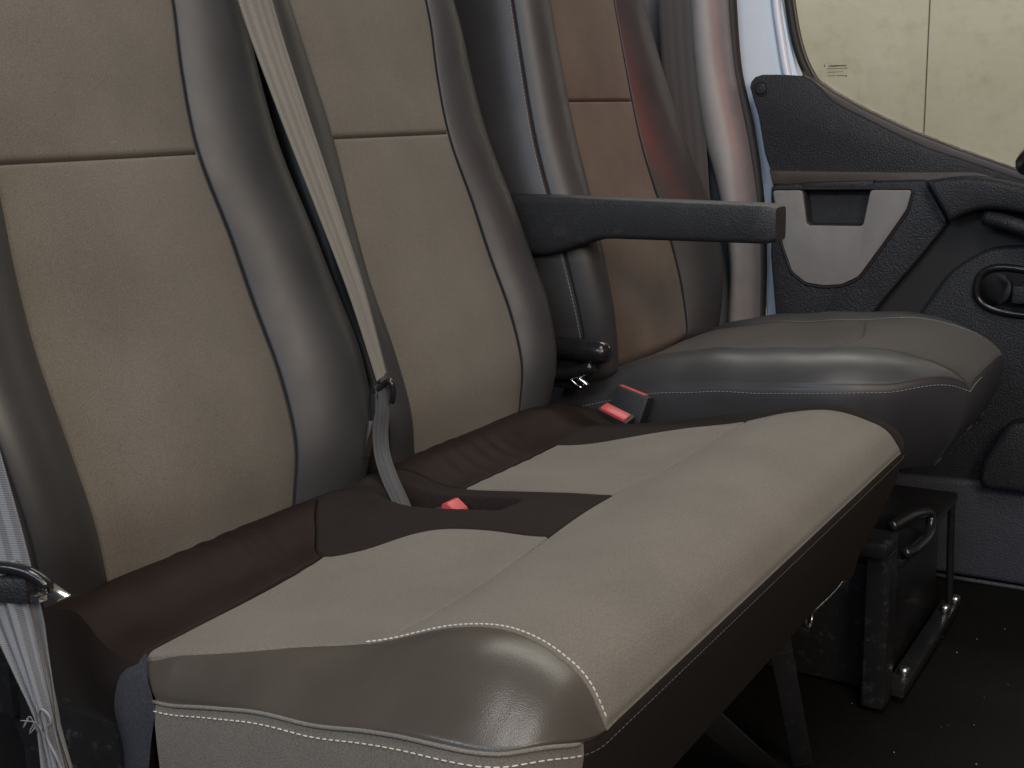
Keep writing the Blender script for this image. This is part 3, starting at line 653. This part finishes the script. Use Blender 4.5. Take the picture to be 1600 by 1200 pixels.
up = [(.035, .866), (.0375, .877), (.045, .885), (.059, .8885), (.095, .887), (.130, .8835), (.146, .878), (.161, .866), (.186, .840), (.210, .826), (.242, .8105), (.304, .7795), (.36, .7535), (.435, .7285), (.518, .699), (.70, .64), (.75, .56), (.75, .52), (.086, .52), (.086, .676), (.076, .72), (.066, .746), (.052, .816)]
part('upper_trim', slab(up, 1.626, 1.664, .005), 'door_plastic', door)
sc_ = part('screw_cap', join([tube(np.array([(.058, 1.630, .863), (.058, 1.6225, .863), (.058, 1.6215, .863)]), [.0105, .0105, .0085], 24), tube(np.array([(.058+.0062*math.cos(a), 1.6213, .863+.0062*math.sin(a)) for a in np.linspace(0, 2*math.pi, 25)[:-1]]), .0009, 6, closed=True)]), 'door_plastic', door)
part('screw_cap_ring', tube(np.array([(.058+.0125*math.cos(a), 1.626, .863+.0125*math.sin(a)) for a in np.linspace(0, 2*math.pi, 29)[:-1]]), .0016, 6, closed=True), 'rubber', door)
ledge = [(.078, .716), (.10, .7155), (.30, .7135), (.44, .714), (.47, .706), (.485, .694), (.485, .685), (.085, .69)]
part('shelf_groove', slab(ledge, 1.619, 1.64, .003), 'brown_lit_trim', door)
mn = rounded([(.090, .690), (.152, .6945), (.163, .6215), (.261, .6225), (.273, .6985), (.366, .701), (.408, .630), (.365, .570), (.302, .488), (.262, .43), (.25, .25), (.115, .25), (.106, .43), (.092, .56), (.090, .67)], .010)
def with_hole_panel():
    return slab(mn, 1.596, 1.64, .006)
part('lower_trim', with_hole_panel(), 'door_plastic', door)
ins_ = rounded([(.096, .681), (.151, .682), (.161, .619), (.263, .620), (.274, .6835), (.345, .684), (.337, .650), (.300, .592), (.258, .530), (.228, .5145), (.197, .511), (.163, .5145), (.136, .534), (.118, .580), (.105, .640)], .007, 6)
part('pocket_panel', slab(ins_, 1.591, 1.597, .002), 'grey_plastic', door)
rec = rounded([(.153, .6815), (.163, .6215), (.261, .6225), (.272, .683)], .006)
part('pocket_recess', slab([(.14, .70), (.14, .60), (.29, .60), (.29, .70)], 1.623, 1.64, 0), 'black_plastic', door)
part('pocket_lip', slab([(.148, .6845), (.277, .687), (.277, .6995), (.148, .6955)], 1.5955, 1.64, .003), 'door_plastic', door)
ring = np.array([(p[0], 1.5955, p[1]) for p in ins_]); part('pocket_gasket', tube(np.array([(p[0]+.0*1, 1.596, p[1]) for p in rounded([(.0935, .684), (.3485, .687), (.340, .648), (.302, .589), (.260, .527), (.229, .511), (.197, .5075), (.161, .511), (.133, .532), (.1145, .580), (.102, .640)], .010, 6)]), .0028, 6, closed=True), 'rubber', door)
ch = [(.262, .44), (.302, .50), (.365, .582), (.408, .645), (.75, .65), (.75, .40), (.26, .40)]
part('trim_channel', slab(ch, 1.616, 1.63, .0), 'rubber', door)
rp = path([(.34, .42), (.359, .457), (.383, .498), (.409, .539), (.43, .559), (.45, .573), (.48, .588), (.53, .594), (.60, .592), (.80, .57)], 30).tolist()+[(.80, .16), (.34, .16)]
part('front_trim', slab([tuple(p) for p in rp], 1.597, 1.65, .010, 4), 'door_plastic', door)
pl = path([(.3715, .7005), (.41, .706), (.448, .7075), (.49, .702), (.53, .692), (.62, .66), (.72, .60)], 24).tolist()+[(.72, .56)]+path([(.62, .615), (.56, .640), (.52, .650), (.476, .655), (.451, .650), (.428, .640), (.414, .632)], 14).tolist()
part('pull_handle', slab([tuple(p) for p in pl], 1.566, 1.62, .012, 4), 'door_plastic', door)
part('handle_grip', tube(path([(.47, 1.585, .640), (.51, 1.572, .632), (.56, 1.570, .615), (.64, 1.575, .58)], 24), .013, 12), 'door_plastic', door)
# opener in its oval bezel
def oval(cx, cz, a, b, ang, y, r, n=48):
    t = np.linspace(0, 2*math.pi, n+1)[:-1]; e = .75; u = a*np.sign(np.cos(t))*np.abs(np.cos(t))**e; v = b*np.sign(np.sin(t))*np.abs(np.sin(t))**e
    ca, sa = math.cos(ang), math.sin(ang); return np.stack([cx+u*ca-v*sa, np.full(n, y), cz+u*sa+v*ca], 1)
ov = oval(.520, .518, .060, .038, -.12, 1.592, 0)
part('opener_bezel', tube(ov, .0065, 10, closed=True), 'gloss_black', door)
part('opener_cup', slab([(p[0], p[2]) for p in oval(.520, .518, .056, .034, -.12, 0, 0)], 1.5945, 1.60, .001), 'gloss_black', door)
part('opener_dish', tube(np.array([(.492, 1.586, .521), (.4925, 1.589, .521), (.495, 1.5935, .5205), (.497, 1.5938, .520)]), [.027, .025, .012, .004], 28), 'black_plastic', door)
part('opener_lever', join([box((.545, 1.580, .514), (.05, .010, .030), .004)]), 'door_plastic', door)
part('trim_button', tube(np.array([(.474, 1.603, .30), (.474, 1.594, .30), (.474, 1.593, .30)]), [.011, .011, .009], 20), 'door_plastic', door)
part('lower_pocket', slab(rounded([(.49, .22), (.53, .30), (.80, .33), (.80, .18), (.49, .18)], .02), 1.55, 1.60, .010), 'door_plastic', door)

# ------------------------------------------------------------ door sill and floor edge
ds = struct('door_sill', slab([(.24, .002), (.24, .172), (.50, .182), (1.3, .20), (1.3, .002)], 1.585, 1.64, .010, 4), 'sill_plastic')
struct('floor_edge', tube(path([(.40, 1.572, .002), (.60, 1.574, .003), (1.3, 1.575, .004)], 12), .004, 6), 'sill_plastic')

gr = []
for k in range(26):
    x, y = random.uniform(.40, .62), random.uniform(.55, 1.5); r = random.uniform(.0004, .0011)
    gr.append(box((x, y, .002+r*.5), (r*2, r*random.uniform(1.2, 2.4), r), 0, Matrix.Rotation(random.uniform(0, 3), 3, 'Z')))
go = new('floor_grit', join(gr), 'thread_pale', kind='stuff', label='scattered pale grit and crumbs on the black floor'); go['category'] = 'grit'
# ------------------------------------------------------------ steering wheel (only the low edge of its rim reaches into the picture)
wc = Vector((.745, 1.22, .865)); ang = math.radians(38)
stw = thing('steering_wheel', 'black steering wheel in front of the driver seat', 'steering wheel', tuple(wc))
ea = Vector((math.cos(ang), 0, math.sin(ang))); eb = Vector((0, 1, 0)); en = ea.cross(eb)
W3 = lambda u, v, n=0: tuple(wc+ea*u+eb*v+en*n)
part('rim', tube(np.array([W3(.195*math.cos(t), .195*math.sin(t)) for t in np.linspace(0, 2*math.pi, 65)[:-1]]), .0165, 12, closed=True), 'gloss_black', stw)
hub = part('hub', tube(np.array([W3(0, 0, -.05), W3(0, 0, -.04), W3(0, 0, 0), W3(0, 0, .012)]), [.05, .075, .078, .06], 28), 'black_plastic', stw)
for (u, v) in ((-.19, 0), (.02, .19), (.02, -.19)): part('spoke', tube(np.array([W3(u*.3, v*.3, -.01), W3(u*.7, v*.7, -.006), W3(u, v)]), [.02, .014, .011], 10), 'black_plastic', stw)
part('column', tube(np.array([W3(0, 0, -.03), W3(0, 0, -.3), W3(0, 0, -.55)]), .035, 16), 'black_plastic', stw)
